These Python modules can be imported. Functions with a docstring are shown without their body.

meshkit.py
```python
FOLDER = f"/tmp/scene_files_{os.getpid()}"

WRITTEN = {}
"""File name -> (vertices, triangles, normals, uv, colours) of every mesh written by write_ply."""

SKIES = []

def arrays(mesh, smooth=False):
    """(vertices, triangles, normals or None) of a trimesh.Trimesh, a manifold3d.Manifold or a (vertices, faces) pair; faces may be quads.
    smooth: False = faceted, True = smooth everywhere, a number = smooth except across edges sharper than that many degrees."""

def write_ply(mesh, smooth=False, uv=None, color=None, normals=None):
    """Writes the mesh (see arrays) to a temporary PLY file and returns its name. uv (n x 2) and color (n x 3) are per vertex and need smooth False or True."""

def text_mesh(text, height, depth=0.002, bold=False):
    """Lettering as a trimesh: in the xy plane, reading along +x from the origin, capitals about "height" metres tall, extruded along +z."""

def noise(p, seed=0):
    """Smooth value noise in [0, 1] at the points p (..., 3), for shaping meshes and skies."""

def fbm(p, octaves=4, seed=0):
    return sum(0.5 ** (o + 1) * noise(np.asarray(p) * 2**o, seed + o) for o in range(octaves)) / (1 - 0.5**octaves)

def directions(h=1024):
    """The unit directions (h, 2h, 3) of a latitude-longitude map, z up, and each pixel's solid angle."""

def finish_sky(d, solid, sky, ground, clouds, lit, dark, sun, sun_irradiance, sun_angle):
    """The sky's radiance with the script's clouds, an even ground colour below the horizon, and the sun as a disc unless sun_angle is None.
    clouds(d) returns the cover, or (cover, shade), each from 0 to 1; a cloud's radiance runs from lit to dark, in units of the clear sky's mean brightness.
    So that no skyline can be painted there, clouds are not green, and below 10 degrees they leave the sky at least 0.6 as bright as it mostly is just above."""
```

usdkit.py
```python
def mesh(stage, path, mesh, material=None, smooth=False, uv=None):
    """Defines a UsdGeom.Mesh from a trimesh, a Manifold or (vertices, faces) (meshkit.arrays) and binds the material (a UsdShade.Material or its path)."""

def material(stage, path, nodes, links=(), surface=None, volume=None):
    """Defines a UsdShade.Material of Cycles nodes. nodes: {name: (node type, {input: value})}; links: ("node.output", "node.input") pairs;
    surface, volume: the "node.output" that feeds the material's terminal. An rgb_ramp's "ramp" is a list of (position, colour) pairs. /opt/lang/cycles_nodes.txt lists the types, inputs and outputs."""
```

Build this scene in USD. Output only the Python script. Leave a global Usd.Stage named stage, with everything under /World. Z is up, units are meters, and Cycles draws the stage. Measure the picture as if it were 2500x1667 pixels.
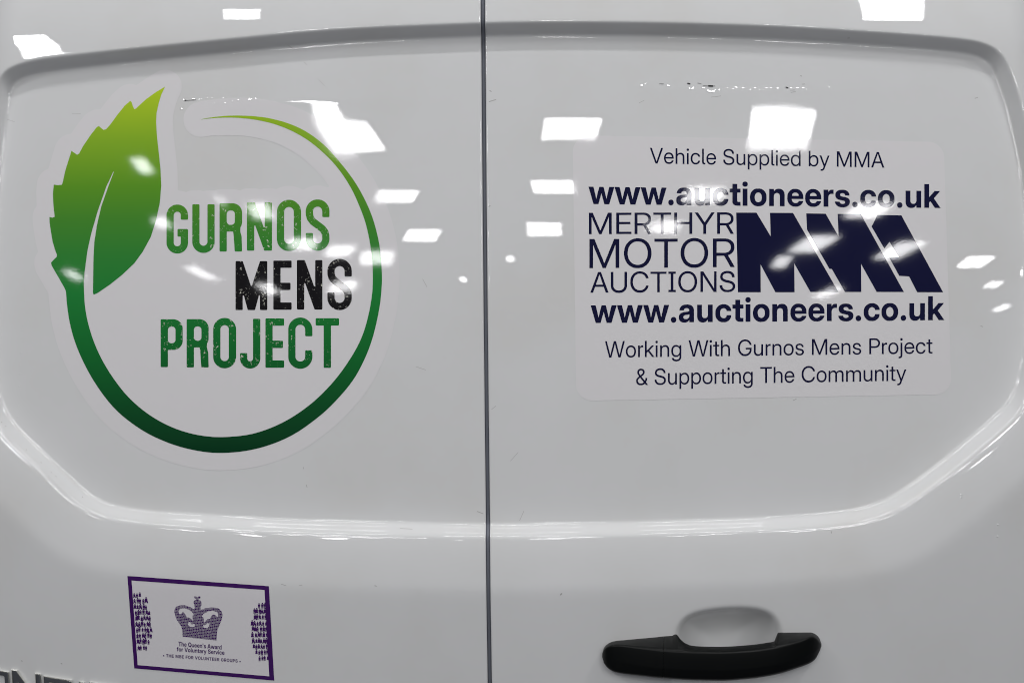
import math, glob, random
import numpy as np, trimesh, shapely, usdkit
from shapely.geometry import Polygon, LineString, MultiPolygon, Point, box
from shapely.ops import unary_union
from shapely import affinity
from scipy.interpolate import PchipInterpolator, CubicSpline, UnivariateSpline
from scipy.ndimage import map_coordinates, gaussian_filter
from scipy.spatial import cKDTree
from pxr import Usd, UsdGeom, UsdLux, UsdShade, Gf, Sdf, Vt

# ------------------------------------------------------------------ camera, light, exposure
stage = Usd.Stage.CreateInMemory()
UsdGeom.SetStageUpAxis(stage, 'Z'); UsdGeom.SetStageMetersPerUnit(stage, 1.0)
UsdGeom.Xform.Define(stage, '/World'); UsdGeom.Scope.Define(stage, '/World/Looks')
D, ZC, PX = 1.30, 1.50, 0.0005           # camera distance, camera height, metres per photo pixel on the door
FPX = D / PX                              # focal length in photo pixels (photo is 2500 wide)
CAM = np.array([0.0, -D, ZC])
cam = UsdGeom.Camera.Define(stage, '/World/camera')
cam.CreateHorizontalApertureAttr(36.0); cam.CreateVerticalApertureAttr(24.0)
cam.CreateFocalLengthAttr(36.0 * FPX / 2500)
cam.CreateFStopAttr(4.0); cam.CreateFocusDistanceAttr(D + 0.012)
cam.CreateExposureAttr(0.02)
cam.AddTranslateOp().Set(Gf.Vec3d(*CAM.tolist())); cam.AddRotateXOp().Set(90.0)
M = {}
def material(name, nodes, links, surface):
    M[name] = usdkit.material(stage, '/World/Looks/' + name, nodes, links, surface=surface)
    return M[name]
HALL = 0.05                               # even light of the hall round the van
dome = UsdLux.DomeLight.Define(stage, '/World/hall_light')
material('hall_air', {'b': ('background_shader', {'color': (0.96, 0.98, 1.03), 'strength': HALL})}, [], 'b.background')
UsdShade.MaterialBindingAPI.Apply(dome.GetPrim()).Bind(M['hall_air'])
LAMP, ZCEIL = 33.0, ZC + 2.7              # ceiling lamps: radiance, height

# ------------------------------------------------------------------ helpers
def lin(*c):
    c = np.array(c, float) / 255
    return tuple(np.where(c <= 0.04045, c / 12.92, ((c + 0.055) / 1.055) ** 2.4).tolist())
def sstep(t): t = np.clip(t, 0, 1); return t * t * (3 - 2 * t)
def chaikin(p, n=2, closed=True):
    p = np.asarray(p, float)
    for _ in range(n):
        q = np.roll(p, -1, 0) if closed else p[1:]
        a = p if closed else p[:-1]
        r = np.stack([a * .75 + q * .25, a * .25 + q * .75], 1).reshape(-1, 2)
        p = r if closed else np.vstack([p[:1], r, p[-1:]])
    return p
names = set()
def numbered(path):
    p, k = path, 0
    while p in names: k += 1; p = f'{path}_{k:03d}'
    names.add(p); return p
def tag(prim, **kw):
    for k, v in kw.items():
        if v: prim.SetCustomDataByKey(k, v)
    return prim
def put(name, v, f, mat, parent='/World', n=None, smooth=None, **kw):
    path = numbered(f'{parent}/{name}')
    if n is None:
        m = usdkit.mesh(stage, path, (v, f), M[mat], smooth=smooth)
    else:
        m = usdkit.mesh(stage, path, (v, f), M[mat])
        m.CreateNormalsAttr(Vt.Vec3fArray.FromNumpy(np.asarray(n, np.float32))); m.SetNormalsInterpolation('vertex')
    tag(m.GetPrim(), **kw); return path
def xform(name, parent='/World', **kw):
    path = numbered(f'{parent}/{name}')
    tag(UsdGeom.Xform.Define(stage, path).GetPrim(), **kw); return path

# ------------------------------------------------------------------ the doors' surface: y = Y(x, z), the camera looks along +y
TILT, RX, RZ = 0.062, 4.2, 3.6
def base(x, z):
    zz = z - ZC
    return zz * TILT + x * x / (2 * RX) + zz * zz / (2 * RZ)
def on_base(u, v, off=0.0):                # photo position -> point on the base surface
    u, v = np.asarray(u, float), np.asarray(v, float)
    dx, dz, t = (u - 1250) / FPX, -(v - 833.5) / FPX, np.full(np.shape(u), D)
    for _ in range(6): t = D + base(dx * t, ZC + dz * t) - off
    return dx * t, ZC + dz * t
# outline of the raised pressing (outer edge of the step round the sunken panel)
OUT = [(0,176),(18,165),(38.7,156),(74.5,146),(149,135.5),(298,119),(447,104.3),(600,89.5),(749,74.5),(898,64.5),(1047,58.7),(1184,53.5),
 (1349,50.5),(1498,51.5),(1647,53.5),(1796,57.8),(1949,64),(2098,73.6),(2247,83.4),(2366,94.7),(2411,104.3),(2440,120.6),(2457,140),(2476,184.7),(2500,256),
 (2528,380),(2548,520),(2555,650),(2549,800),(2530,930),(2500,1002),(2455,1047),(2366,1122),(2306,1170),(2254,1208),(2200,1245),(2127,1273),(2038,1287),
 (1919,1295),(1800,1301),(1587,1307),(1378,1312),(1190,1314),(898,1308),(680,1302),(536,1293),(387,1284),(298,1274),(238,1261),(200,1243),(160,1210),
 (104,1156),(30,1087),(0,1055),(-28,1015),(-50,940),(-58,800),(-55,600),(-45,450),(-32,330),(-20,240),(-12,198)]
c = chaikin(OUT, 2); cx, cz = on_base(c[:, 0], c[:, 1]); c = np.c_[cx, cz]
s = np.r_[0, np.cumsum(np.linalg.norm(np.diff(np.vstack([c, c[:1]]), axis=0), axis=1))]
spl = CubicSpline(s, np.vstack([c, c[:1]]), bc_type='periodic')
ss = np.linspace(0, s[-1], 16000, endpoint=False)
from scipy.ndimage import gaussian_filter1d
CP = gaussian_filter1d(spl(ss), 0.010 / (s[-1] / 16000), axis=0, mode='wrap'); CT = np.roll(CP, -1, 0) - np.roll(CP, 1, 0); CN = np.c_[CT[:, 1], -CT[:, 0]]; CN /= np.linalg.norm(CN, axis=1)[:, None]
area = 0.5 * np.sum(CP[:, 0] * np.roll(CP[:, 1], -1) - np.roll(CP[:, 0], -1) * CP[:, 1])
if area < 0: CN = -CN                      # pointing outwards
# hand recess behind the handle
CUP = [(1652,1556),(1658,1526),(1674,1506),(1700,1494),(1740,1486.5),(1796,1482.4),(1845,1485),(1876,1495),(1894,1514),(1904,1542),(1907,1580),(1904,1680),
 (1860,1760),(1770,1780),(1690,1760),(1652,1680),(1650,1600)]
g = chaikin(CUP, 3); gx, gz = on_base(g[:, 0], g[:, 1]); CUPP = Polygon(np.c_[gx, gz])
STEP = 0.0015
X0, X1, Z0, Z1 = -0.80, 0.80, ZC - 0.56, ZC + 0.52
gxs, gzs = np.arange(X0, X1 + STEP / 2, STEP), np.arange(Z0, Z1 + STEP / 2, STEP)
GX, GZ = np.meshgrid(gxs, gzs)
_, idx = cKDTree(CP).query(np.c_[GX.ravel(), GZ.ravel()])
dv = np.c_[GX.ravel(), GZ.ravel()] - CP[idx]
dist = np.linalg.norm(dv, axis=1); perp = np.sum(dv * CN[idx], 1)
SD = (np.sign(perp) * np.where(dist < 0.05, np.abs(perp), dist)).reshape(GX.shape)   # > 0 outside the panel
UPN = CN[idx][:, 1].reshape(GX.shape)
W_STEP, DEPTH = 0.0150, 0.0195
def step_profile(t):                       # 0 outside .. 1 on the panel, straight flank with rounded shoulders
    t = np.clip(t, 0, 1); r = 0.26
    y = np.where(t < r, t * t / (2 * r), np.where(t > 1 - r, (1 - r) - (1 - t) ** 2 / (2 * r), t - r / 2))
    return y / (1 - r)
Y = base(GX, GZ) + DEPTH * step_profile(-SD / W_STEP)
zz = GZ - ZC
# lower surround: leans back up to the step, with a soft crease below, then stands upright
so = np.maximum(SD, 0)
low = sstep((-zz + 0.09) / 0.14)
line = np.arange(0, 0.5, 0.0005)
sl = 0.16 * np.exp(-line / 0.022) + 0.085 * (1 - sstep((line - 0.050) / 0.018)) - 0.085 * sstep((line - 0.050) / 0.03)
cum = np.r_[0, np.cumsum(sl[:-1]) * 0.0005]
Y += -np.interp(so, line, cum) * low
# upper surround: rolls over towards the roof, one soft crease on the way
hi = np.maximum(zz - 0.385, 0); Y += hi * hi * 1.2 + 0.05 * so * sstep((zz - 0.1) / 0.15)
# sides roll round to the van's flanks
sd = np.maximum(np.abs(GX) - 0.655, 0); Y += 5.0 * sd * sd
# crease where the inner frame is bonded to the skin, a shallow hollow under it
def crease_v(u): return np.where(u < 1187, 245.5 - 0.0235 * (u - 440), 205 + np.clip((u - 1560) / 240, 0, 1) * 10)
ucol = 1250 + GX / PX
zcr = on_base(np.clip(ucol, 0, 2500), crease_v(np.clip(ucol, 0, 2500)))[1]
below = np.maximum(zcr - GZ, 0)
amp = np.where(ucol < 1187, sstep((ucol - 430) / 120) * sstep((1185 - ucol) / 520), 0.75 * sstep((ucol - 1500) / 120) * sstep((2420 - ucol) / 500))
Lc, dl = 0.042, 0.040
Y += amp * dl * Lc * (1 - np.exp(-below / Lc)) * np.exp(-(np.maximum(below - .05, 0) / .12) ** 2)
# pressed metal is never quite true
import meshkit
wob = meshkit.fbm(np.stack([GX * 5.5, GX * 0 + 3.3, GZ * 5.5], -1), 2, 5) - 0.5
Y += wob * 0.0003
# hand recess
near = (GX > gx.min() - .02) & (GX < gx.max() + .02) & (GZ > gz.min() - .02) & (GZ < gz.max() + .02)
pts = shapely.points(GX[near], GZ[near])
di = np.where(shapely.contains(CUPP, pts), shapely.distance(CUPP.exterior, pts), -shapely.distance(CUPP.exterior, pts))
t = np.clip((di + 0.002) / 0.058, 0, 1); zlow = float(on_base(1780, 1648)[1])
cup = np.zeros_like(Y); cup[near] = 0.060 * (1 - (1 - t) ** 1.8) * sstep((di + 0.002) / 0.007) * sstep((GZ[near] - zlow) / 0.016)
Y += gaussian_filter(cup, 1.8)
Y = gaussian_filter(Y, 0.9)
GYx, GYz = np.gradient(Y, STEP, axis=1), np.gradient(Y, STEP, axis=0)
def field(F, x, z, order=1):
    x, z = np.broadcast_arrays(np.asarray(x, float), np.asarray(z, float))
    return map_coordinates(F, [(z.ravel() - Z0) / STEP, (x.ravel() - X0) / STEP], order=order, mode='nearest').reshape(x.shape)
def normal(x, z):
    a, b = field(GYx, x, z), field(GYz, x, z)
    n = np.stack([a, -np.ones_like(a), b], -1)
    return n / np.linalg.norm(n, axis=-1, keepdims=True)
def on_door(u, v, off=0.0):                # photo position -> point on the real door surface, lifted off it
    u, v = np.asarray(u, float), np.asarray(v, float)
    dx, dz, t = (u - 1250) / FPX, -(v - 833.5) / FPX, np.full(np.shape(u), D)
    for _ in range(12): t = 0.3 * t + 0.7 * (D + field(Y, dx * t, ZC + dz * t) - off)
    x, z = dx * t, ZC + dz * t
    return np.stack([x, field(Y, x, z) - off, z], -1)

# ------------------------------------------------------------------ ceiling lamps, where the door mirrors them: centre and size of each mirror image
def lamp(p, w, l, turn):
    r = UsdLux.RectLight.Define(stage, numbered('/World/ceiling_light'))
    r.CreateWidthAttr(w); r.CreateHeightAttr(l); r.CreateIntensityAttr(LAMP); r.CreateColorAttr(Gf.Vec3f(0.995, 0.992, 1.0))
    r.AddTranslateOp().Set(Gf.Vec3d(*map(float, p))); r.AddRotateZOp().Set(turn)
GLINTS = [(857,336,128,66),(796,262,58,56),(1395,315,135,50),(1903,318,150,96),(968,480,95,27),(1030,575,80,27),(1350,457,100,30),(1330,560,80,30),
 (1130,682,11,9),(1245,632,17,9),(348,405,34,34),(637,517,52,34),(740,596,66,26),(830,613,62,24),(920,630,76,30),(838,700,56,36),(655,705,34,24),
 (488,665,26,24),(180,672,24,22),(396,545,34,20),(1720,477,88,34),(1632,555,56,28),(2120,515,84,30),(1985,597,74,36),(2195,612,64,36),(1908,640,34,26),
 (2020,715,30,24),(2380,640,62,24),(2425,695,30,12),(2445,752,20,12),(2494,666,20,16),(590,36,86,24),(95,126,96,36),(2180,26,150,52)]
LAMPS = {}
for k, (u, v, w, h) in enumerate(GLINTS):
    q = np.array([(u, v), (u - w / 2, v), (u + w / 2, v), (u, v - h / 2), (u, v + h / 2)])
    P = on_door(q[:, 0], q[:, 1]); N = normal(P[:, 0], P[:, 2])
    I = P - CAM; I /= np.linalg.norm(I, axis=1)[:, None]
    R = I - 2 * np.sum(I * N, 1)[:, None] * N
    if R[0, 2] < 0.06: print('glint', k, 'too low', R[0]); continue
    H = P + R * ((ZCEIL - P[:, 2]) / np.maximum(R[:, 2], 0.05))[:, None]
    W = float(np.clip(np.hypot(*(H[2] - H[1])[:2]), 0.10, 0.75)); L = float(np.clip(np.hypot(*(H[4] - H[3])[:2]), 0.10, 1.1))
    LAMPS[u, v] = H[0]; lamp(H[0], W, L, math.degrees(math.atan2(H[2][1] - H[1][1], H[2][0] - H[1][0])))
# the row of the same lamps right over the van's tail
for x, y in ((-1.8, -0.85), (-0.9, -0.85), (0.0, -0.85), (0.9, -0.85), (1.8, -0.85)):
    lamp((x, y, ZCEIL), 0.6, 0.10, 0)

# ------------------------------------------------------------------ materials
POS = {'pos': ('geometry', {})}
def gloss(name, color, rough, peel, scale, coat=0.0, spec=0.5, extra=None, elinks=(), color_from=None, coat_rough=0.02, detail=2):
    nodes = {**POS, 'n': ('noise_texture', {'scale': scale, 'detail': detail, 'roughness': 0.5}),
             'b': ('bump', {'strength': 1.0, 'distance': peel}),
             'p': ('principled_bsdf', {'base_color': color, 'roughness': rough, 'specular_ior_level': spec, 'coat_weight': coat, 'coat_roughness': coat_rough}), **(extra or {})}
    links = [('pos.position', 'n.vector'), ('n.fac', 'b.height'), ('b.normal', 'p.normal'), *elinks]
    if coat: links.append(('b.normal', 'p.coat_normal'))
    if color_from: links.append((color_from, 'p.base_color'))
    material(name, nodes, links, 'p.BSDF')
gloss('white_paint', (0.775, 0.782, 0.78), 0.55, 0.000003, 220, coat=1.0, spec=0.0, coat_rough=0.015,
      extra={'dn': ('noise_texture', {'scale': 5.5, 'detail': 5, 'roughness': 0.55}), 'dr': ('rgb_ramp', {'ramp': [(0.3, (0.79, 0.793, 0.795)), (0.5, (0.772, 0.778, 0.776)), (0.7, (0.748, 0.745, 0.732))]})},
      elinks=[('pos.position', 'dn.vector'), ('dn.fac', 'dr.fac')], color_from='dr.color')
gloss('white_vinyl', (0.808, 0.794, 0.802), 0.038, 0.000010, 420, spec=0.31)
gloss('white_vinyl_matte', (0.80, 0.78, 0.80), 0.30, 0.00004, 420, spec=0.4)
ZR = [on_base(1250, v)[1] for v in (1110, 200)]
GREEN = [(1110,(12,52,30)),(1000,(16,72,36)),(870,(22,98,44)),(720,(32,118,52)),(620,(48,122,50)),(530,(66,128,44)),(450,(86,140,38)),(330,(124,164,42)),(200,(164,190,42))]
k_print = 1.36
ramp = [((1110 - v) / 910, tuple(min(1, x * k_print) for x in lin(*col))) for v, col in GREEN]
grad = {'sep': ('separate_xyz', {}), 'mr': ('map_range', {'from_min': float(ZR[0]), 'from_max': float(ZR[1]), 'clamp': True}), 'ramp': ('rgb_ramp', {'ramp': ramp})}
glinks = [('pos.position', 'sep.vector'), ('sep.z', 'mr.value'), ('mr.result', 'ramp.fac')]
gloss('green_print', (0.1, 0.3, 0.1), 0.038, 0.000010, 420, spec=0.31, extra=grad, elinks=glinks, color_from='ramp.color')
def worn(base_from):                       # distressed print: small missing flecks
    ex = {'wn': ('noise_texture', {'scale': 330, 'detail': 3, 'roughness': 0.65}), 'wr': ('map_range', {'from_min': 0.625, 'from_max': 0.66, 'clamp': True}),
          'wm': ('noise_texture', {'scale': 60, 'detail': 2}), 'wmr': ('map_range', {'from_min': 0.42, 'from_max': 0.56, 'clamp': True}),
          'wx': ('math', {'math_type': 'multiply'}), 'mixc': ('mix', {'color2': (0.72, 0.72, 0.62)})}
    lk = [('pos.position', 'wn.vector'), ('wn.fac', 'wr.value'), ('pos.position', 'wm.vector'), ('wm.fac', 'wmr.value'), ('wr.result', 'wx.value1'), ('wmr.result', 'wx.value2'), ('wx.value', 'mixc.fac')]
    return ex, lk
ex, lk = worn('g')
gloss('green_worn_print', (0.1, 0.3, 0.1), 0.038, 0.000010, 420, spec=0.31, extra={**grad, **ex}, elinks=glinks + lk + [('ramp.color', 'mixc.color1')], color_from='mixc.color')
ex, lk = worn('k'); ex['mixc'][1]['color1'] = (0.012, 0.011, 0.013)
gloss('black_worn_print', (0, 0, 0), 0.038, 0.000010, 420, spec=0.31, extra=ex, elinks=lk, color_from='mixc.color')
gloss('navy_print', (0.010, 0.011, 0.046), 0.038, 0.000010, 420, spec=0.31)
gloss('purple_print', (0.052, 0.006, 0.12), 0.30, 0.00004, 420, spec=0.4)
gloss('chrome', (0.75, 0.75, 0.71), 0.16, 0.00001, 300); UsdShade.Shader.Get(stage, '/World/Looks/chrome/p').CreateInput('metallic', Sdf.ValueTypeNames.Float).Set(1.0)
gloss('black_plastic', (0.0035, 0.0042, 0.004), 0.40, 0.00003, 1400, spec=0.22)
gloss('grey_rubber', (0.15, 0.16, 0.19), 0.5, 0.00005, 500, spec=0.4)
gloss('grime', (0.45, 0.44, 0.43), 0.7, 0.00003, 900)
gloss('bare_chip', (0.012, 0.012, 0.013), 0.5, 0.00003, 900)
gloss('concrete', (0.040, 0.044, 0.060), 0.5, 0.002, 14)

# ------------------------------------------------------------------ floor
fl = box(-14, -26, 14, 8)
put('floor', np.array([(-16, -30, 0), (16, -30, 0), (16, 10, 0), (-16, 10, 0)], float), np.array([[0, 1, 2], [0, 2, 3]]), 'concrete', kind='structure')

# ------------------------------------------------------------------ the van's rear doors
van = xform('van', label='white van seen from behind with both rear doors shut', category='van')
gapl_pts, gapr_pts = [(1173.4, 0), (1180.9, 867), (1190.7, 1667)], [(1183.8, 0), (1190.7, 867), (1200.8, 1667)]
def gapline(p):
    x, z = on_base(*np.array(p, float).T)
    return np.poly1d(np.polyfit(z, x, 2))
gl, gr = gapline(gapl_pts), gapline(gapr_pts)
ROLL = 0.0022
def door(side):
    edge = gl if side < 0 else gr
    outer = X0 if side < 0 else X1
    zs = gzs
    ncol = 530
    sfrac = np.r_[np.linspace(0, 1, ncol)]
    e = edge(zs)[:, None]
    inner_len = abs(e - outer) - ROLL
    x = outer + np.sign(e - outer) * inner_len * sfrac[None]
    yy = field(Y, x, np.repeat(zs[:, None], ncol, 1), 3)
    X, Yy = [x], [yy]
    last = yy[:, -1:]
    for a in np.linspace(0, 90, 7)[1:]:    # rolled edge, then the return flange
        r = math.radians(a); X.append(e - np.sign(e - outer) * ROLL * (1 - math.sin(r))); Yy.append(last + ROLL * (1 - math.cos(r)))
    X.append(e - np.sign(e - outer) * 0.0002); Yy.append(last + 0.022)
    X, Yy = np.hstack(X), np.hstack(Yy); Z = np.repeat(zs[:, None], X.shape[1], 1)
    v = np.stack([X, Yy, Z], -1).reshape(-1, 3); n = X.shape[1]; r = np.arange(len(zs) - 1)[:, None] * n; cidx = np.arange(n - 1)[None]
    a = (r + cidx).ravel()
    f = np.c_[a, a + 1, a + n + 1, a + n] if side < 0 else np.c_[a, a + n, a + n + 1, a + 1]
    f = np.vstack([f[:, [0, 1, 2]], f[:, [0, 2, 3]]])
    # make faces point at the camera
    fn = np.cross(v[f[0, 1]] - v[f[0, 0]], v[f[0, 2]] - v[f[0, 0]])
    if fn[1] > 0: f = f[:, ::-1]
    return put('door', v, f, 'white_paint', van, smooth=True, label=('left' if side < 0 else 'right') + ' rear door, white, ' + ('no handle' if side < 0 else 'with black handle'))
ldoor, rdoor = door(-1), door(1)
# rubber seal in the gap
sv = []
for z in gzs[::8]:
    for t_, dy in ((-0.6, .016), (-.3, .0055), (0, .0045), (.3, .0055), (.6, .016)):
        m = (gl(z) + gr(z)) / 2; sv.append((m + t_ * 0.010, field(Y, m, z) + dy, z))
nz = len(gzs[::8]); a = (np.arange(nz - 1)[:, None] * 5 + np.arange(4)[None]).ravel()
put('door_seal', np.array(sv), np.vstack([np.c_[a, a + 1, a + 6], np.c_[a, a + 6, a + 5]]), 'grey_rubber', van, smooth=True)

# ------------------------------------------------------------------ vinyl on the doors
def polys(s): return [p for p in getattr(s, 'geoms', [s]) if isinstance(p, Polygon) and p.area > 0.5]
def tri2d(poly, cell):
    """2-D triangles of a polygon cut along a grid, so that they can bend with the door."""
    x0, y0, x1, y1 = poly.bounds
    if max(x1 - x0, y1 - y0) <= cell * 1.5: pieces, full = [poly], []
    else:
        xs, ys = np.arange(math.floor(x0 / cell), math.ceil(x1 / cell)) * cell, np.arange(math.floor(y0 / cell), math.ceil(y1 / cell)) * cell
        bx = shapely.box(*[q.ravel() for q in np.meshgrid(xs, ys)], *[q.ravel() for q in np.meshgrid(xs + cell, ys + cell)])
        shapely.prepare(poly); inside = shapely.contains(poly, bx); hit = shapely.intersects(poly, bx) & ~inside
        full = bx[inside]; pieces = [p for q in shapely.intersection(poly, bx[hit]) for p in polys(q)]
    V, F, n = [], [], 0
    for q in full:
        V.append(np.array(q.exterior.coords)[:4]); F.append(np.array([[0, 1, 2], [0, 2, 3]]) + n); n += 4
    for p in pieces:
        try: v, f = trimesh.creation.triangulate_polygon(p, engine='earcut')
        except Exception: continue
        if len(f): V.append(v); F.append(f + n); n += len(v)
    V, F = np.vstack(V), np.vstack(F)
    key, inv = np.unique(V.round(3), axis=0, return_inverse=True)
    F = inv.ravel()[F]
    return key, F[(F[:, 0] != F[:, 1]) & (F[:, 1] != F[:, 2]) & (F[:, 0] != F[:, 2])]
def vinyl(name, shape, off, mat, parent, cell=24, skirt=False, **kw):
    V, F, NN, n = [], [], [], 0
    for p in polys(shape):
        v2, f = tri2d(p, cell)
        P = on_door(v2[:, 0], v2[:, 1], off); V.append(P); NN.append(normal(P[:, 0], P[:, 2]))
        fn = np.cross(P[f[:, 1]] - P[f[:, 0]], P[f[:, 2]] - P[f[:, 0]]); f = np.where((fn[:, 1] > 0)[:, None], f[:, ::-1], f)
        F.append(f + n); n += len(P)
        if skirt:                          # the cut edge of the film
            for ringc in [p.exterior, *p.interiors]:
                ringc = ringc.segmentize(10); q = np.array(ringc.coords)[:-1]
                tn = np.roll(q, -1, 0) - np.roll(q, 1, 0); tn /= np.maximum(np.linalg.norm(tn, axis=1), 1e-9)[:, None]
                sgn = 1 if ringc.is_ccw else -1
                if ringc is not p.exterior: pass
                o = q + np.c_[tn[:, 1], -tn[:, 0]] * sgn * 1.1 * (1 if Polygon(ringc).equals(Polygon(p.exterior)) else -1)
                A, B = on_door(q[:, 0], q[:, 1], off), on_door(o[:, 0], o[:, 1], 0.00002)
                k = len(q); i = np.arange(k); j = (i + 1) % k
                sf = np.vstack([np.c_[i, j, j + k], np.c_[i, j + k, i + k]])
                vv = np.vstack([A, B]); fn = np.cross(vv[sf[:, 1]] - vv[sf[:, 0]], vv[sf[:, 2]] - vv[sf[:, 0]])
                sf = np.where((fn[:, 1] > 0)[:, None], sf[:, ::-1], sf)
                out = (B - A); out /= np.linalg.norm(out, axis=1)[:, None]
                nn = normal(A[:, 0], A[:, 2]) * 0.75 + out * 0.65; nn /= np.linalg.norm(nn, axis=1)[:, None]
                V.append(vv); NN.append(np.vstack([nn, nn])); F.append(sf + n); n += 2 * k
    return put(name, np.vstack(V), np.vstack(F), mat, parent, n=np.vstack(NN), **kw)
T_FILM, T_INK, T_INK2 = 0.00018, 0.00034, 0.00046

# --- round leaf sticker on the left door
leaf_st = xform('sticker', label='large round sticker with green leaf and ring on the left door', category='sticker')
LEAFP = [(403,212),(380,226),(357.5,242),(343,255),(332,265.5),(328,267.5),(324.5,260),(321,249),(317.5,247),(304,259),(286,281.5),(269.6,304),(259,316),(253,317.5),(247,313),(241.3,308),(236,311),(220.4,331),(202.6,357.5),(193,375.5),(188.5,378),(180,372.5),(174.3,368.5),(172,377),(166.8,393),(159.4,417),(153,446),(151,451.5),(141,452.5),(131.5,451),(130,463),(129.3,474.5),(130,495),(131.5,512),(133.5,529.6),(128,531.5),(120.6,530.2),(121,542),(122.7,555),(128,588),(134,609),(139,622),(138.5,627),(130,635),(124.5,641.5),(126,648),(142,676),(157,702),(160.9,711),(205,711),
 (204.6,690),(206.1,668),(213,614.5),(221.9,573),(238.3,516),(259.2,456.6),(280,412),(299.4,366.4),(291.9,384.3),(278,420),(265,453.6),(247.2,504.3),(236.8,549),(230.3,590.6),(227.9,638),(227,715),(228.5,719.5),(238.3,715.2),(268,695),(298,671),(327.7,643),(348.5,614.5),(368,578.7),(381.3,537),(390.2,495),(393.5,453.6),(392,415),(387.2,369.4),(383.4,336.6),(381,298),(382.2,277),(387.2,253.2),(394,231)]
leaf = Polygon(LEAFP).buffer(0)
leaf = leaf.buffer(0.8).buffer(-0.8)
ro = np.array([(160.9,711),(163.5,745),(170,790),(184.7,842),(208.5,895),(238.3,946),(280,999.6),(327.7,1038),(372.4,1065),(431.9,1089),(491.5,1102.4),(536.2,1106),(595.8,1102),(657,1087.5),(719.2,1060.7),(778.7,1017.5),(814.5,984.7),(859.2,934),(886,887),(909,831),(926.2,757.5),(932.1,703.8),(932.7,668),(929.2,614.5),(921.7,572.8),(909.8,531),(894.9,495),(873,454),(850,421),(828,394),(793.6,355),(748.9,321),(704.3,300.9),(659.6,289),(629.8,284.8),(596,282.6),(566,282.4),(536.2,284.5),(506.4,288.4),(490.9,291.9)])
ri = np.array([(490.9,292.4),(506.4,289.8),(536.2,287.8),(566,287.2),(600,289.5),(629.8,293.4),(674.5,303.8),(719.2,322.5),(763.8,350),(808.5,391),(835.3,424),(856,457),(868.1,481),(888.9,531),(899.4,571),(906.8,614.5),(910.7,662),(909.8,712.8),(900.9,766),(886,819),(862.1,866),(823.4,922),(778.7,969.8),(734,1005.5),(689.4,1032.3),(644.7,1051),(600,1063),(536.2,1067.5),(491.5,1063.6),(446.8,1053.2),(402.1,1035.3),(357.5,1008.5),(315.8,972.8),(286,937),(256.2,892.3),(232.4,844.7),(215,792),(207,748.5),(205,711)])
ring = Polygon(np.vstack([chaikin(ro, 2, False), chaikin(ri, 2, False)])).buffer(0)
S_ = 17.6
def rrect(x0, y0, x1, y1, r): r = min(r, (x1 - x0) / 2 - .01, (y1 - y0) / 2 - .01); return box(x0 + r, y0 + r, x1 - r, y1 - r).buffer(r)
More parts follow.
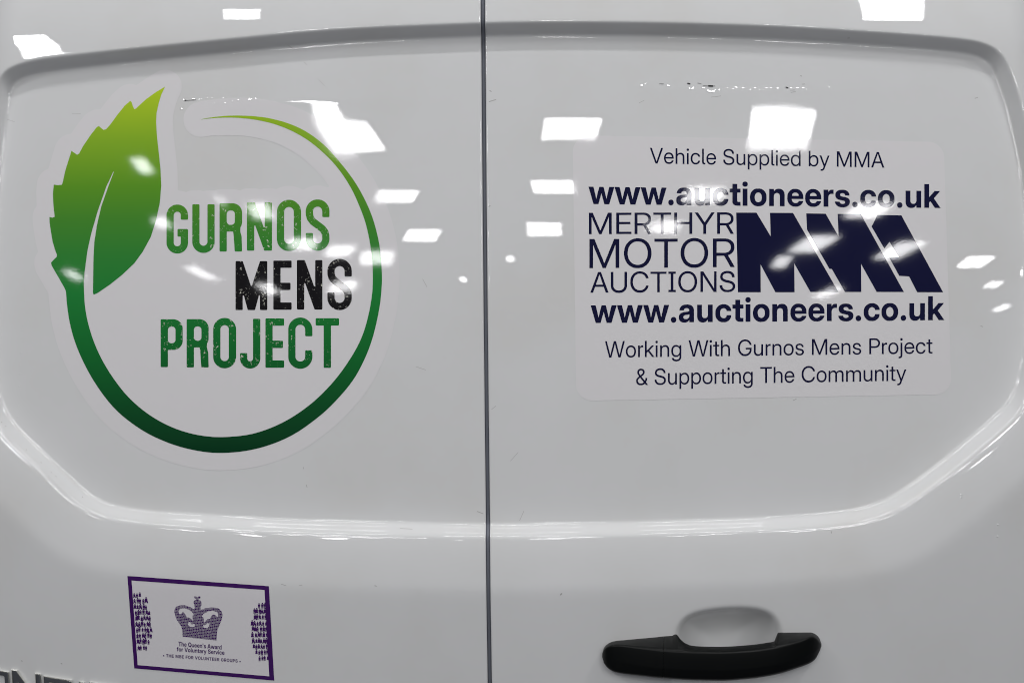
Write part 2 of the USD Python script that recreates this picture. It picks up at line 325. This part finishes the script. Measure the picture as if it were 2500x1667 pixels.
def glyph(ch, w, h, s=S_):                 # condensed rounded capitals, y up from the baseline
    ob = rrect(0, 0, w, h, w * .5); ring_ = ob.difference(rrect(s, s, w - s, h - s, w / 2 - s)); st = box(0, 0, s, h)
    if ch == 'O': g = ring_
    elif ch == 'U': g = rrect(0, 0, w, h + w, w * .5).difference(rrect(s, s, w - s, h + w, w / 2 - s)).intersection(box(0, 0, w, h))
    elif ch == 'G': g = ring_.difference(box(w / 2, h * .50, w, h * .69)).union(box(w * .51, h * .345, w, h * .50).difference(box(0, 0, w * .51, h)))
    elif ch == 'C': g = ring_.difference(box(w / 2, h * .36, w, h * .635))
    elif ch in 'PR':
        b = .36 if ch == 'P' else .415
        bowl = unary_union([rrect(w - 2 * w * .46, h * b, w, h, w * .42), box(0, h * b, w * .55, h)]).intersection(box(0, 0, w, h))
        hole = unary_union([rrect(s, h * b + s * .92, w - s, h - s, w * .16)])
        g = unary_union([bowl.difference(hole), st])
        if ch == 'R': g = unary_union([g, Polygon([(w - s * 1.02, 0), (w, 0), (w - 1, h * .30), (w - 4.5, h * .42), (w - 4, h * .5), (w - s * 1.3, h * .5), (w - s * 1.15, h * .3)]),
                         box(s * .9, h * b, w - s, h * b + s * .92)])
    elif ch == 'N': g = unary_union([st, box(w - s, 0, w, h), Polygon([(0, h), (s * 1.08, h), (w, 0), (w - s * 1.08, 0)])])
    elif ch == 'M':
        m = w / 2
        g = unary_union([st, box(w - s, 0, w, h), Polygon([(0, h), (s * 1.0, h), (m + 1, h * .44), (m + s * .5, 0), (m - s * .5, 0), (s * .86, h * .46), (0, h)]),
                         Polygon([(w, h), (w - s * 1.0, h), (m - 1, h * .44), (m - s * .5, 0), (m + s * .5, 0), (w - s * .86, h * .46)])])
    elif ch == 'E': g = unary_union([st, box(0, 0, w, s), box(0, h - s, w, h), box(0, h * .40, w * .94, h * .40 + s * 1.02)])
    elif ch == 'T': g = unary_union([box(0, h - s, w, h), box(w / 2 - s / 2, 0, w / 2 + s / 2, h)])
    elif ch == 'J': g = unary_union([rrect(0, 0, w, h + w, w * .5).difference(rrect(s, s, w - s, h + w, w / 2 - s)).intersection(unary_union([box(0, 0, s + .1, h * .31), box(s, 0, w, h), box(0, 0, w, h * .24)]))])
    elif ch == 'S':
        a = s / 2; R = (w - s) / 2; p = [(w - a, h * .655), (w - a, h - a - R)]
        p += [(w / 2 + R * math.cos(t), h - a - R + R * math.sin(t)) for t in np.linspace(0, math.pi, 14)]
        p += [(a + .3, h * .70), (a + 2.5, h * .635), (w * .30, h * .57), (w * .70, h * .43), (w - a - 2.5, h * .365), (w - a - .3, h * .30)]
        p += [(w / 2 + R * math.cos(t), a + R - R * math.sin(t)) for t in np.linspace(0, math.pi, 14)] + [(a, h * .345)]
        g = LineString(p).buffer(a, cap_style='flat', join_style='round')
    return g.buffer(1.5).buffer(-4.0).buffer(2.5)
WORDS = [('GURNOS', 'green_worn_print', 'upper green word in distressed capitals', [(406.6,459,499.5,619),(469.4,524,499,617.5),(536,591,496.5,614),(603,664,494,612),(676,735,488,613),(746.5,804.3,487,612.2)]),
 ('MENS', 'black_worn_print', 'black word in distressed capitals', [(575,652.4,637.5,756.8),(667.3,712,636.2,756),(725,787,635,755.5),(799.3,858.9,632,757)]),
 ('PROJECT', 'green_worn_print', 'lower green word in distressed capitals', [(392.3,446,779.3,896),(455.8,509.4,779,896.6),(520.4,576.4,776,898.8),(586,635.4,778,899.3),(648,693.5,777.3,897.3),(703.7,762.6,775,899.9),(770.7,827.6,776.8,897.7)])]
glyphs = []
for word, mat, lab, boxes in WORDS:
    glyphs.append([affinity.affine_transform(glyph(ch, x1 - x0, b - t_), [1, 0, 0, -1, x0, b]) for ch, (x0, x1, t_, b) in zip(word, boxes)])
disc = Polygon(chaikin(ro, 2, False))
inner = unary_union([disc.intersection(box(140, 440, 960, 1200)).difference(box(150, 440, 960, 478)), *[q.buffer(34) for w_ in glyphs for q in w_]])
backing = unary_union([leaf.buffer(41), ring.buffer(43), inner.intersection(disc.buffer(43))])
backing = Polygon(backing.exterior, [h for h in backing.interiors if Polygon(h).area > 3000]).buffer(-3).buffer(6).buffer(-3).simplify(0.25)
vinyl('backing_film', backing, T_FILM, 'white_vinyl', leaf_st, skirt=True)
vinyl('leaf', leaf, T_INK, 'green_print', leaf_st)
vinyl('ring', ring, T_INK, 'green_print', leaf_st)
for (word, mat, lab, _), gs in zip(WORDS, glyphs):
    wp = xform('word', leaf_st, label=lab)
    for q in gs: vinyl('letter', q, T_INK, mat, wp)

# --- lettering from the font that ships with the renderer
from PIL import Image, ImageDraw, ImageFont
FONT = glob.glob('/opt/blender-*/*/datafiles/fonts/Inter.woff2')[0]
EM = 200; cache = {}
def font(weight):
    f = ImageFont.truetype(FONT, EM)
    try: f.set_variation_by_axes([32, weight])
    except Exception: pass
    return f
def letter(ch, weight):
    if (ch, weight) not in cache:
        f = font(weight); x0, y0, x1, y1 = f.getbbox(ch, anchor='ls')
        im = Image.new('L', (x1 - x0 + 8, y1 - y0 + 8)); ImageDraw.Draw(im).text((4 - x0, 4 - y0), ch, 255, f, anchor='ls')
        on = np.pad(np.asarray(im) > 127, ((0, 0), (1, 1))).astype(np.int8); d = np.diff(on, axis=1)
        r, st = np.nonzero(d == 1); en = np.nonzero(d == -1)[1]
        sh = unary_union(list(shapely.box(st, -r - 1, en, -r))).buffer(.7).buffer(-.7).simplify(.8)
        cache[ch, weight] = affinity.translate(sh, x0 - 4, 4 - y0)
    return cache[ch, weight]
def set_line(text, weight, bl, br, hl, hr, ref, track=0):
    """Letters of a line whose ink runs from bl to br (baseline ends) with the height of letter ref going from hl to hr."""
    f = font(weight); sh, pen = [], 0.0
    for i, ch in enumerate(text):
        if ch != ' ': sh.append((ch, affinity.translate(letter(ch, weight), pen, 0)))
        pen = f.getlength(text[:i + 1]) + track * (i + 1)
    L, R = min(q.bounds[0] for _, q in sh), max(q.bounds[2] for _, q in sh)
    hh = letter(ref, weight).bounds[3]; bl, br = np.array(bl, float), np.array(br, float)
    def warp(p):
        t = ((p[:, 0] - L) / (R - L))[:, None]; b = bl + (br - bl) * t
        return np.c_[b[:, 0], b[:, 1] - p[:, 1] / hh * (hl + (hr - hl) * t[:, 0])]
    return [(ch, shapely.transform(q, warp)) for ch, q in sh]

# --- motor auctions sticker on the right door
auc = xform('sticker', label='white rectangular sticker with navy motor auction lettering on the right door', category='sticker')
card = Polygon([(1398,330.5),(2304,347),(2323.5,962.5),(1407,978.5)]).buffer(-40).buffer(40)
vinyl('backing_film', card, T_FILM, 'white_vinyl', auc, skirt=True)
LINES = [('Vehicle Supplied by MMA', 400, (1586.6,399.2), (2159,409.5), 38, 37.6, 'V', 'topmost thin text line'),
 ('www.auctioneers.co.uk', 720, (1436.8,498.3), (2296,508), 42.3, 41.2, 'w', 'upper bold web address'),
 ('MERTHYR', 400, (1437.8,571.9), (1791.3,571), 52.2, 52.4, 'M', 'thin capital word, upper of three beside the block letters'), ('MOTOR', 400, (1439,654.7), (1793.4,652), 71, 69.8, 'M', 'larger thin capital word, middle of three beside the block letters'),
 ('AUCTIONS', 400, (1441.3,714.3), (1794.9,712.4), 50.2, 50, 'N', 'thin capital word, lower of three beside the block letters'), ('www.auctioneers.co.uk', 720, (1442.2,788.4), (2305.5,781.3), 42.8, 41.6, 'w', 'lower bold web address'),
 ('Working With Gurnos Mens Project', 400, (1477,872.7), (2276.6,862.6), 39.9, 38.2, 'W', 'thin text line under the lower web address'),
 ('& Supporting The Community', 400, (1553,939.8), (2212.6,929), 39.4, 38.6, 'T', 'bottom thin text line starting with an ampersand')]
for text, wt, bl, br, hl, hr, ref, lab in LINES:
    ln = xform('text_line', auc, label=lab)
    for ch, q in set_line(text, wt, bl, br, hl, hr, ref): vinyl('letter', q, T_INK, 'navy_print', ln, cell=40)
m1 = Polygon([(1797.3,519.2),(1846.8,519.2),(1881.6,577.2),(1879.8,519.8),(1936.1,520),(2047,712.8),(1978.7,712.8),(1938.8,642.8),(1940,713.4),(1893.2,713.4),(1856.9,645.8),(1857.4,713.4),(1801.8,713.4)])
m2 = Polygon([(1968.3,521.2),(2015.7,521.8),(2047.2,577.2),(2045.2,522.4),(2101.5,522.7),(2206.9,712.8),(2140.5,712.8),(2102.1,644.3),(2102.7,712.8),(2063,712.8),(2030.9,656.8),(2024.9,656.2),(1970.4,560.9)])
m3 = Polygon([(2142,525.1),(2200.7,526),(2302.5,713.4),(2239.4,713.4),(2219.4,674.7),(2195.6,673.5),(2171.3,629.6),(2194.7,627.9),(2171.8,590.7),(2159,607),(2127.7,552.8),(2130.7,548.3)])
emb = xform('emblem', auc, label='navy block letters with slanted cuts')
for q in (m1, m2, m3): vinyl('letter', q.buffer(0), T_INK, 'navy_print', emb)

# --- award sticker low on the left door
award = xform('sticker', label='small purple framed award sticker with a crown, low on the left door', category='sticker')
O_ = np.array([(311,1405),(656.2,1430),(669.3,1660.2),(327.7,1630.4)]); I_ = np.array([(321.1,1416.2),(645.8,1439.2),(657.4,1649.8),(336,1622.4)])
vinyl('backing_film', Polygon(O_).buffer(-1.5), T_FILM, 'white_vinyl_matte', award, skirt=True)
vinyl('border', Polygon(O_, [I_]).buffer(0), T_INK, 'purple_print', award)
def aw(p):                                 # crop coordinates (700 px of the photo across 2350) -> photo
    return np.asarray(p, float) / 3.357 + (0, 1200)
CR = [aw(p) for p in (
 [(1498,1188),(1494,1135),(1480,1095),(1448,1045),(1430,1000),(1428,965),(1440,942),(1470,930),(1510,927),(1555,940),(1590,962),(1597,945),(1592,925),(1586,905),(1590,890),(1612,882),(1592,868),(1588,852),(1606,854),(1617,866),(1628,853),(1645,856),(1640,872),(1622,882),(1646,892),(1654,908),(1650,928),(1642,948),(1646,966),(1690,950),(1740,946),(1790,952),(1815,975),(1823,1005),(1818,1045),(1800,1090),(1785,1120),(1778,1150),(1776,1216)],
 [(1468,1000),(1462,975),(1478,955),(1510,952),(1545,962),(1575,985),(1590,1010),(1578,1012),(1580,1060),(1572,1045),(1550,1030),(1530,1028),(1520,1005),(1500,980),(1482,1000)],
 [(1655,1020),(1672,995),(1705,978),(1745,972),(1780,985),(1790,1005),(1785,1028),(1772,1015),(1748,1000),(1730,1020),(1722,1038),(1700,1042),(1680,1060),(1672,1075),(1668,1030)],
 [(1552,1062),(1572,1085),(1592,1080),(1600,1098),(1580,1108),(1555,1102),(1540,1085)],
 [(1662,1090),(1685,1090),(1700,1072),(1716,1080),(1712,1105),(1690,1116),(1668,1108)])]
crown = Polygon(CR[0]).buffer(0)
for h in CR[1:]: crown = crown.difference(Polygon(h).buffer(0))
rnd = random.Random(4); bricks = []
bx0, by0, bx1, by1 = crown.bounds; y = by0 - 2
slope_a = 0.075
while y < by1 + 8:
    x = bx0 - 6 - rnd.random() * 3
    while x < bx1 + 6:
        w = rnd.choice((2.2, 3.0, 3.6, 4.6)); q = box(x, y, x + w, y + 3.1)
        bricks.append(affinity.skew(q, 0, math.degrees(math.atan(slope_a)), origin=((bx0 + bx1) / 2, y))); x += w + 0.6
    y += 3.75
cb = [p for q in shapely.intersection(crown, np.array(bricks)) for p in polys(q) if p.area > 1.2]
vinyl('crown', MultiPolygon([Polygon(p.exterior) for p in cb]), T_INK, 'purple_print', award, cell=400, label='purple crown made of small bricks')
# little figures crowding in from both sides
def figure(cx, by, h, kind):
    w = h * .44
    parts = [Point(cx, by - h * .88).buffer(h * .115, 4), Polygon([(cx - w * .5, by - h * .74), (cx + w * .5, by - h * .74), (cx + w * .42, by - h * .32), (cx - w * .42, by - h * .32)])]
    if kind == 0: parts += [box(cx - w * .36, by - h * .38, cx - w * .06, by), box(cx + w * .08, by - h * .38, cx + w * .38, by)]
    elif kind == 1: parts.append(Polygon([(cx - w * .3, by - h * .6), (cx + w * .3, by - h * .6), (cx + w * .6, by - h * .1), (cx - w * .6, by - h * .1)]))
    else: parts += [Polygon([(cx - w * .3, by - h * .45), (cx + w * .6, by - h * .4), (cx + w * .75, by), (cx + w * .35, by), (cx, by - h * .25), (cx - w * .3, by), (cx - w * .6, by)])]
    return unary_union(parts)
for side in (0, 1):
    rows, figs = [(4 + 14.2 * i, 1) for i in range(10)], []
    for dy, n_ in rows:
        top = 1438 + (0 if side == 0 else 26)
        by = top + dy + 16
        edge_x = 322 + (by - 1416) * .071 if side == 0 else 647 + (by - 1439) * .056
        prof = 39 * math.sqrt(max(0, 1 - ((dy - 72) / 80.0) ** 2)) + 2
        k = max(1, round(prof / 6.6))
        for i in range(k):
            cxp = 2.0 + (i + .35 * rnd.random()) * 6.6
            figs.append(figure(edge_x + (cxp if side == 0 else -cxp), by + rnd.uniform(-1.5, 1.5), rnd.uniform(11, 15), rnd.choice((0, 0, 1, 2))))
    for q in figs: vinyl('figure', q, T_INK2, 'purple_print', award, cell=400)
for text, wt, bl, br, hl, hr, ref, lab, tr in (("The Queen's Award", 700, (435.5,1576), (541,1584.5), 10.8, 10.8, 'T', 'upper award title line', 0), ('for Voluntary Service', 700, (431.5,1588.5), (548,1597.5), 10.6, 10.6, 'V', 'lower award title line', 0),
      ('• THE MBE FOR VOLUNTEER GROUPS •', 700, (398,1602.5), (587.5,1616.8), 7.6, 7.8, 'T', 'small capital line between two dots', 12)):
    ln = xform('text_line', award, label=lab)
    for ch, q in set_line(text, wt, bl, br, hl, hr, ref, tr): vinyl('letter', q, T_INK, 'purple_print', ln, cell=400)

# ------------------------------------------------------------------ black handle on the right door
hu_t = [(1469.6,1597),(1472,1585),(1480,1572),(1497.9,1562.5),(1530,1558.5),(1590,1552),(1640,1547),(1652,1548),(1660,1558),(1672,1568.5),(1691.5,1575.5),(1751,1578),(1825,1574),(1875,1567.5),(1892,1563.5),(1895,1552),(1900,1543),(1910,1539.5),(1978,1540.5),(1994,1547),(2003,1560),(2006.1,1573)]
hu_b = [(1469.6,1598),(1471,1608),(1477,1622),(1488,1633),(1502,1640),(1560,1648.5),(1620,1655),(1700,1660),(1760,1661),(1830,1656),(1889,1647),(1949,1629),(1988,1611),(1999.6,1592),(2004,1581),(2006.1,1574)]
ft, fb = PchipInterpolator(*np.array(hu_t).T), PchipInterpolator(*np.array(hu_b).T)
prot = PchipInterpolator([1469, 1480, 1510, 1600, 1740, 1880, 1970, 1998, 2007], [.006, .014, .022, .034, .042, .038, .024, .013, .005])
crease = PchipInterpolator([1469.6, 1480, 1500, 1560, 1620, 1700, 1760, 1830, 1890, 1950, 1985, 2006.1], [1598, 1579, 1575, 1581, 1588, 1592, 1592.5, 1589.5, 1581.5, 1567.5, 1556, 1574])
ridge = PchipInterpolator([1469.6, 1500, 1620, 1760, 1900, 1990, 2006.1], [1598, 1611, 1631, 1636, 1621, 1589, 1574])
back = PchipInterpolator([1469, 1640, 1670, 1880, 1905, 2007], [0, 0, .020, .020, 0, 0])
def W_(u, v, off):                         # photo position -> point off the door's plain surface
    x, z = on_base(u, v, off); return np.array([x, base(x, z) - off, z])
def bar(u0, u1):
    us = np.linspace(u0, u1, int((u1 - u0) / 4) + 2); V = []
    for u in us:
        t_, b_, p_, k_ = float(ft(u)), float(fb(u)), float(prot(u)), float(back(u)); h = b_ - t_; k_ = min(k_, p_ * .6)
        e = min(1.0, h / 60)
        lip = float(np.clip(crease(u), t_ + .18 * h, t_ + .5 * h)); rg = float(np.clip(ridge(u), lip + .2 * h, b_ - .12 * h))
        d = lip - t_
        prof = [(t_, k_ - (.004 if k_ < .001 else 0)), (t_ + .25 * d, k_ + (p_ - k_) * .40), (lip - .22 * d, k_ + (p_ - k_) * .88), (lip - .04 * d, p_ * .965), (lip + 2.5 * e, p_ * .995), ((lip + rg) / 2, p_ * 1.0), (rg - 1, p_ * .985),
                (rg + 1, p_ * .965), (b_ - 6 * e, p_ * .90), (b_ - 1.5 * e, p_ * .80), (b_, p_ * .66), (b_ - 1 * e, k_ + (p_ - k_) * .3), (b_ - 3 * e, k_ - (.004 if k_ < .001 else 0))]
        V += [W_(u, v, o) for v, o in prof]
    V = np.array(V); n = 13; m = len(us)
    a = [(i * n + j, i * n + (j + 1) % n, (i + 1) * n + (j + 1) % n, (i + 1) * n + j) for i in range(m - 1) for j in range(n)]
    F = [(q[0], q[1], q[2]) for q in a] + [(q[0], q[2], q[3]) for q in a]
    F += [(0, j + 1, j) for j in range(1, n - 1)] + [((m - 1) * n, (m - 1) * n + j, (m - 1) * n + j + 1) for j in range(1, n - 1)]
    tm = trimesh.Trimesh(V, F, process=False); trimesh.repair.fix_normals(tm)
    return tm.vertices, tm.faces
for name, a, b in (('handle_cap', 1470.2, 1619.8), ('handle', 1620.3, 2005.4)):
    v, f = bar(a, b); put(name, np.array(v), np.array(f), 'black_plastic', rdoor, smooth=32)

# ------------------------------------------------------------------ chrome badge at the lower left: letters NSIT of a longer name
badge = xform('badge', van, label='raised chrome letters of the model name')
def stroke(lines, w): return unary_union([LineString(l).buffer(w / 2, cap_style='flat', join_style='mitre') for l in lines]).buffer(1.2).buffer(-1.2)
BW, BH = 72, 88
def bl_(ch):
    w = 15
    if ch == 'A': return stroke([[(7, 0), (7, BH - 8), (BW - 8, BH - 8), (BW - 8, 0)], [(7, 36), (BW - 8, 36)]], w)
    if ch == 'N': return stroke([[(7, 0), (7, BH)], [(BW - 8, 0), (BW - 8, BH)], [(7, BH - 6), (BW - 8, 6)]], w)
    if ch == 'S': return stroke([[(BW - 2, BH - 8), (7, BH - 8), (7, BH / 2), (BW - 8, BH / 2), (BW - 8, 8), (0, 8)]], w)
    if ch == 'I': return stroke([[(8, 0), (8, BH)]], w)
    if ch == 'T': return stroke([[(0, BH - 8), (BW, BH - 8)], [(BW / 2, 0), (BW / 2, BH)]], w)
for ch, u0, v0 in (('A', -50, 1627), ('N', 28, 1633), ('S', 106, 1648), ('I', 192, 1662), ('T', 218, 1663)):
    q = bl_(ch); sl_ = 0.16
    def to_px(p, u0=u0, v0=v0): return np.c_[u0 + p[:, 0] + (BH - p[:, 1]) * .07, v0 + (BH - p[:, 1]) + p[:, 0] * sl_]
    V, F, n = [], [], 0
    for p in polys(q):
        p = shapely.segmentize(p, 12)
        levels = [(p, 0.0), (p, .0028), (p.buffer(-1.6, join_style='mitre'), .0040), (p.buffer(-3.4, join_style='mitre'), .0044)]
        top = levels[-1][0]
        rings = [[np.array(L.exterior.coords)[:-1]] + [np.array(i.coords)[:-1] for i in L.interiors] for L, _ in levels]
        if any(isinstance(L, MultiPolygon) for L, _ in levels): continue
        for a_ in range(3):                # flanks and bevels, each point joined to the nearest of the next level
            A0, B0 = np.vstack([shapely.segmentize(levels[a_][0], 3).exterior.coords]), levels[a_ + 1][0].exterior
            A0 = A0[:-1]; B1 = np.array([B0.interpolate(B0.project(Point(*pt))).coords[0] for pt in A0])
            k = len(A0); i = np.arange(k); j = (i + 1) % k
            pa, pb = to_px(A0), to_px(B1)
            V += [on_door(pa[:, 0], pa[:, 1], levels[a_][1]), on_door(pb[:, 0], pb[:, 1], levels[a_ + 1][1])]
            F += [np.c_[i, j, j + k] + n, np.c_[i, j + k, i + k] + n]; n += 2 * k
        v2, f2 = tri2d(top, 30); pv = to_px(v2); P = on_door(pv[:, 0], pv[:, 1], levels[-1][1])
        V.append(P); F.append(f2 + n); n += len(P)
    put('letter', np.vstack(V), np.vstack(F), 'chrome', badge, smooth=False)

# ------------------------------------------------------------------ wear: chips and blisters along the bond line, small scratches, specks
def streaks(name, items, mat, parent, off=0.00012, **kw):
    vinyl(name, MultiPolygon([p for l, w in items for p in polys(LineString(l).buffer(w / 2, quad_segs=2))]), off, mat, parent, cell=60, **kw)
cr = lambda cx_, cy_, ox, oy: (ox + cx_ / 3.357, oy + cy_ / 3.357)
streaks('chip', [([(450.5,244.8),(454,246)], 2.6), ([(455,245.6),(478,244.3)], .9)], 'bare_chip', ldoor, off=0.0006)
streaks('chip', [([(1610,204),(1620,205.5)], .9), ([(1679,204),(1684,205)], 2.8), ([(1730,210),(1740,210.5)], 3.6), ([(1716,209.5),(1746,210.5)], .8), ([(1919.5,213.6),(1923.5,214.8)], 2.8), ([(1703,203.5),(1712,204.5)], .8)], 'bare_chip', rdoor, off=0.0006)
SL = [([cr(590,930,0,0), cr(660,934,0,0)], .7), ([cr(60,980,0,0), cr(118,1000,0,0)], .7), ([cr(345,372,600,0), cr(385,400,600,0)], 1.2), ([cr(478,512,600,0), cr(500,535,600,0)], .9), ([cr(597,655,600,0), cr(645,705,600,0)], .7),
  ([cr(1450,945,600,400), cr(1485,1008,600,400)], .8), ([cr(1898,1503,600,800), cr(1946,1522,600,800)], 1.5), ([cr(1395,318,600,800), cr(1475,345,600,800)], .8), ([cr(497,1285,600,800), cr(502,1305,600,800)], 1.3), ([cr(470,1140,600,800), cr(476,1155,600,800)], 1),
  ([cr(1265,300,600,1200), cr(1365,304,600,1200)], 1.0), ([cr(290,755,600,1200), cr(330,768,600,1200)], 1.2), ([cr(440,765,600,1200), cr(462,762,600,1200)], 1.1), ([cr(1057,767,600,1200), cr(1072,773,600,1200)], 1.6), ([cr(175,1383,0,1200), cr(182,1386,0,1200)], 2), ([cr(500,1405,0,1200), cr(508,1408,0,1200)], 2)]
for p in ((12,772),(45,805),(215,997),(335,1102),(420,1183),(457,1216),(675,1383)): SL.append(([cr(p[0], p[1], 0, 800), cr(p[0] + 4, p[1] + 3, 0, 800)], 1.5))
SR = [([cr(1815,690,600,400) if False else cr(1995,835,600,0), cr(2050,818,600,0)], 1.8), ([cr(2000,745,600,0), cr(2012,752,600,0)], 2.0), ([cr(1990,350,600,400), cr(2003,346,600,400)], 2.0), ([cr(2015,668,600,800), cr(2050,640,600,800)], .9), ([cr(2170,1090,600,800), cr(2232,1020,600,800)], .8),
  ([cr(230,236,1200,1200), cr(265,158,1200,1200)], .9), ([cr(566,842,1200,1200), cr(574,834,1200,1200)], 3.4), ([cr(770,325,1800,1200), cr(772,338,1800,1200)], 1.8), ([cr(458,595,1800,800), cr(484,582,1800,800)], 1.2), ([cr(1948,808,1800,0), cr(1972,800,1800,0)], 1.4),
  ([cr(1995,1328,1800,400), cr(2012,1334,1800,400)], 1.5), ([cr(435,742,1800,0), cr(470,739,1800,0)], .9), ([cr(440,760,1800,0), cr(480,752,1800,0)], .8), ([cr(518,622,1800,0), cr(528,626,1800,0)], 1.8), ([cr(535,692,1800,0), cr(552,690,1800,0)], 1.4), ([cr(1800,798,1200,0), cr(1880,788,1200,0)], .8), ([cr(1210,845,1200,0), cr(1250,825,1200,0)], .9), ([cr(905,315,1800,0), cr(920,314,1800,0)], 1.5)]
streaks('scratches', SL, 'grime', ldoor, kind='stuff'); streaks('scratches', SR, 'grime', rdoor, kind='stuff')
def blisters(items, parent):
    V, F, n = [], [], 0
    for u, v, r, el in items:
        r *= 1.3
        sp = trimesh.creation.icosphere(3, 1.0); p = sp.vertices
        P = on_door(np.full(1, u), np.full(1, v))[0]
        V.append(np.c_[P[0] + p[:, 0] * r * PX * el, P[1] + p[:, 1] * r * PX * .30, P[2] + p[:, 2] * r * PX]); F.append(sp.faces + n); n += len(p)
    put('blister', np.vstack(V), np.vstack(F), 'white_paint', parent, smooth=True, kind='stuff')
r_ = random.Random(8)
blisters([(63 - i * 1.6 + r_.uniform(-1, 1), 690 + i * 25 + r_.uniform(-8, 8), r_.uniform(1.0, 1.6), 1) for i in range(14)], ldoor)
blisters([(2461,969,2,1), (2461,984,2,1), (2347,1208,2.2,1), (2347,1213,2,1), (2436,1280,2,1), (2435,1309,2,1)], rdoor)
def wrinkles(items, lampuv, parent):       # puckered film along the bond line: little tilted lips of paint that catch a ceiling lamp
    V, F, NN, n = [], [], [], 0
    for u, v, shape in items:
        g = affinity.translate(shape, u, v); C = on_door(np.array([u]), np.array([v]))[0]
        k = min(range(len(lampuv)), key=lambda i: abs(lampuv[i][0] - u)); L = LAMPS[lampuv[k]]
        a, b = L - C, CAM - C; nrm = a / np.linalg.norm(a) + b / np.linalg.norm(b); nrm /= np.linalg.norm(nrm)
        v2, f = trimesh.creation.triangulate_polygon(g, engine='earcut'); P = on_door(v2[:, 0], v2[:, 1], 0.0)
        lift = -((P[:, 0] - C[0]) * nrm[0] + (P[:, 2] - C[2]) * nrm[2]) / nrm[1]
        yy = C[1] + lift; yy += (P[:, 1] - 0.00006 - yy).min()
        V.append(np.c_[P[:, 0], yy, P[:, 2]])
        d = (v2 - v2.mean(0)) / max(np.ptp(v2, axis=0).max(), 1e-6)
        m = nrm + np.c_[d[:, 0], 0 * d[:, 0], -d[:, 1]] * 0.05; NN.append(m / np.linalg.norm(m, axis=1)[:, None])
        fn = np.cross(V[-1][f[:, 1]] - V[-1][f[:, 0]], V[-1][f[:, 2]] - V[-1][f[:, 0]]); F.append(np.where((fn[:, 1] > 0)[:, None], f[:, ::-1], f) + n); n += len(v2)
    put('wrinkle', np.vstack(V), np.vstack(F), 'white_paint', parent, n=np.vstack(NN), kind='stuff')
def blob(l, w, ang=0.0):
    q = Point(0, 0).buffer(1, 5); q = affinity.scale(q, l / 2, w / 2)
    rr = random.Random(int(l * 100 + w * 10 + ang)); q = Polygon([(x * rr.uniform(.75, 1.15), y * rr.uniform(.75, 1.15)) for x, y in q.exterior.coords[:-1]]).buffer(0)
    return affinity.rotate(q, -ang, origin=(0, 0))
def arc(r, w, a0=20, a1=160): return LineString([(r * math.cos(math.radians(t)), r * .6 * math.sin(math.radians(t))) for t in np.linspace(a0, a1, 9)]).buffer(w / 2)
c3, c4, c1 = (lambda x, y: (1200 + x / 3.357, y / 3.357)), (lambda x, y: (1800 + x / 3.357, y / 3.357)), (lambda x, y: (x / 3.357, y / 3.357))
WR = [(c3(1230,700), blob(13, 6, 55)), (c3(1262,686), blob(4, 2)), (c3(1450,703), blob(6.5, 5, 30)), (c3(1635,716), arc(6, 2.6, 0, 130)), (c3(1737,716), arc(3.4, 2.4)), (c3(1803,735), arc(9, 3.6)), (c3(1868,738), blob(8, 3, -55)),
  (c3(1935,720), blob(4.5, 2.4, -20)), (c3(1980,728), blob(5, 2.2, 85)), (c3(2005,716), blob(9, 2.4, -25)), (c3(2060,722), blob(7, 2.2)), (c3(2120,735), blob(5, 2, 90)), (c3(2160,722), blob(4, 2)), (c3(2195,737), blob(6.5, 2.4, 85)),
  (c3(2228,703), blob(2.6, 2.4)), (c3(2228,736), blob(2.4, 2.2)), (c3(2255,720), blob(5, 2.2)), (c3(2292,722), blob(3.4, 2)), (c4(275,722), blob(4.5, 2)), (c4(330,722), blob(5, 2, -20)), (c4(440,720), blob(4.5, 2)), (c4(495,720), blob(7.5, 2)),
  (c4(540,720), blob(6, 2)), (c4(570,733), blob(2.6, 2.2)), (c4(755,715), blob(5, 2.4, 60)), (c4(405,742), blob(3, 2))]
wrinkles([(*p, q) for p, q in WR], [(1395, 315), (1903, 318)], rdoor)
WL = [
  (c1(1505,818), blob(3.4, 3)), (c1(1585,812), blob(6, 4)), (c1(1635,815), blob(2.6, 2.4)), (c1(1652,809), blob(2.4, 2.2)), (c1(1700,805), blob(2.8, 2.4)), (c1(1740,805), blob(2.8, 2.6)), (c1(1760,843), blob(4.4, 2.4, 70)), (c1(1830,805), blob(2.8, 2.4)),
  (c1(1845,845), blob(5, 3.2, 50)), (c1(1910,827), blob(4, 2.6, 60)), (c1(1955,822), blob(6, 4.4, 20)), (c1(2050,815), blob(9.5, 6, 10)), (c1(2097,808), blob(4, 3.6)), (c1(1490,892), blob(5, 4.4))]
wrinkles([(*p, q) for p, q in WL], [(857, 336)], ldoor)
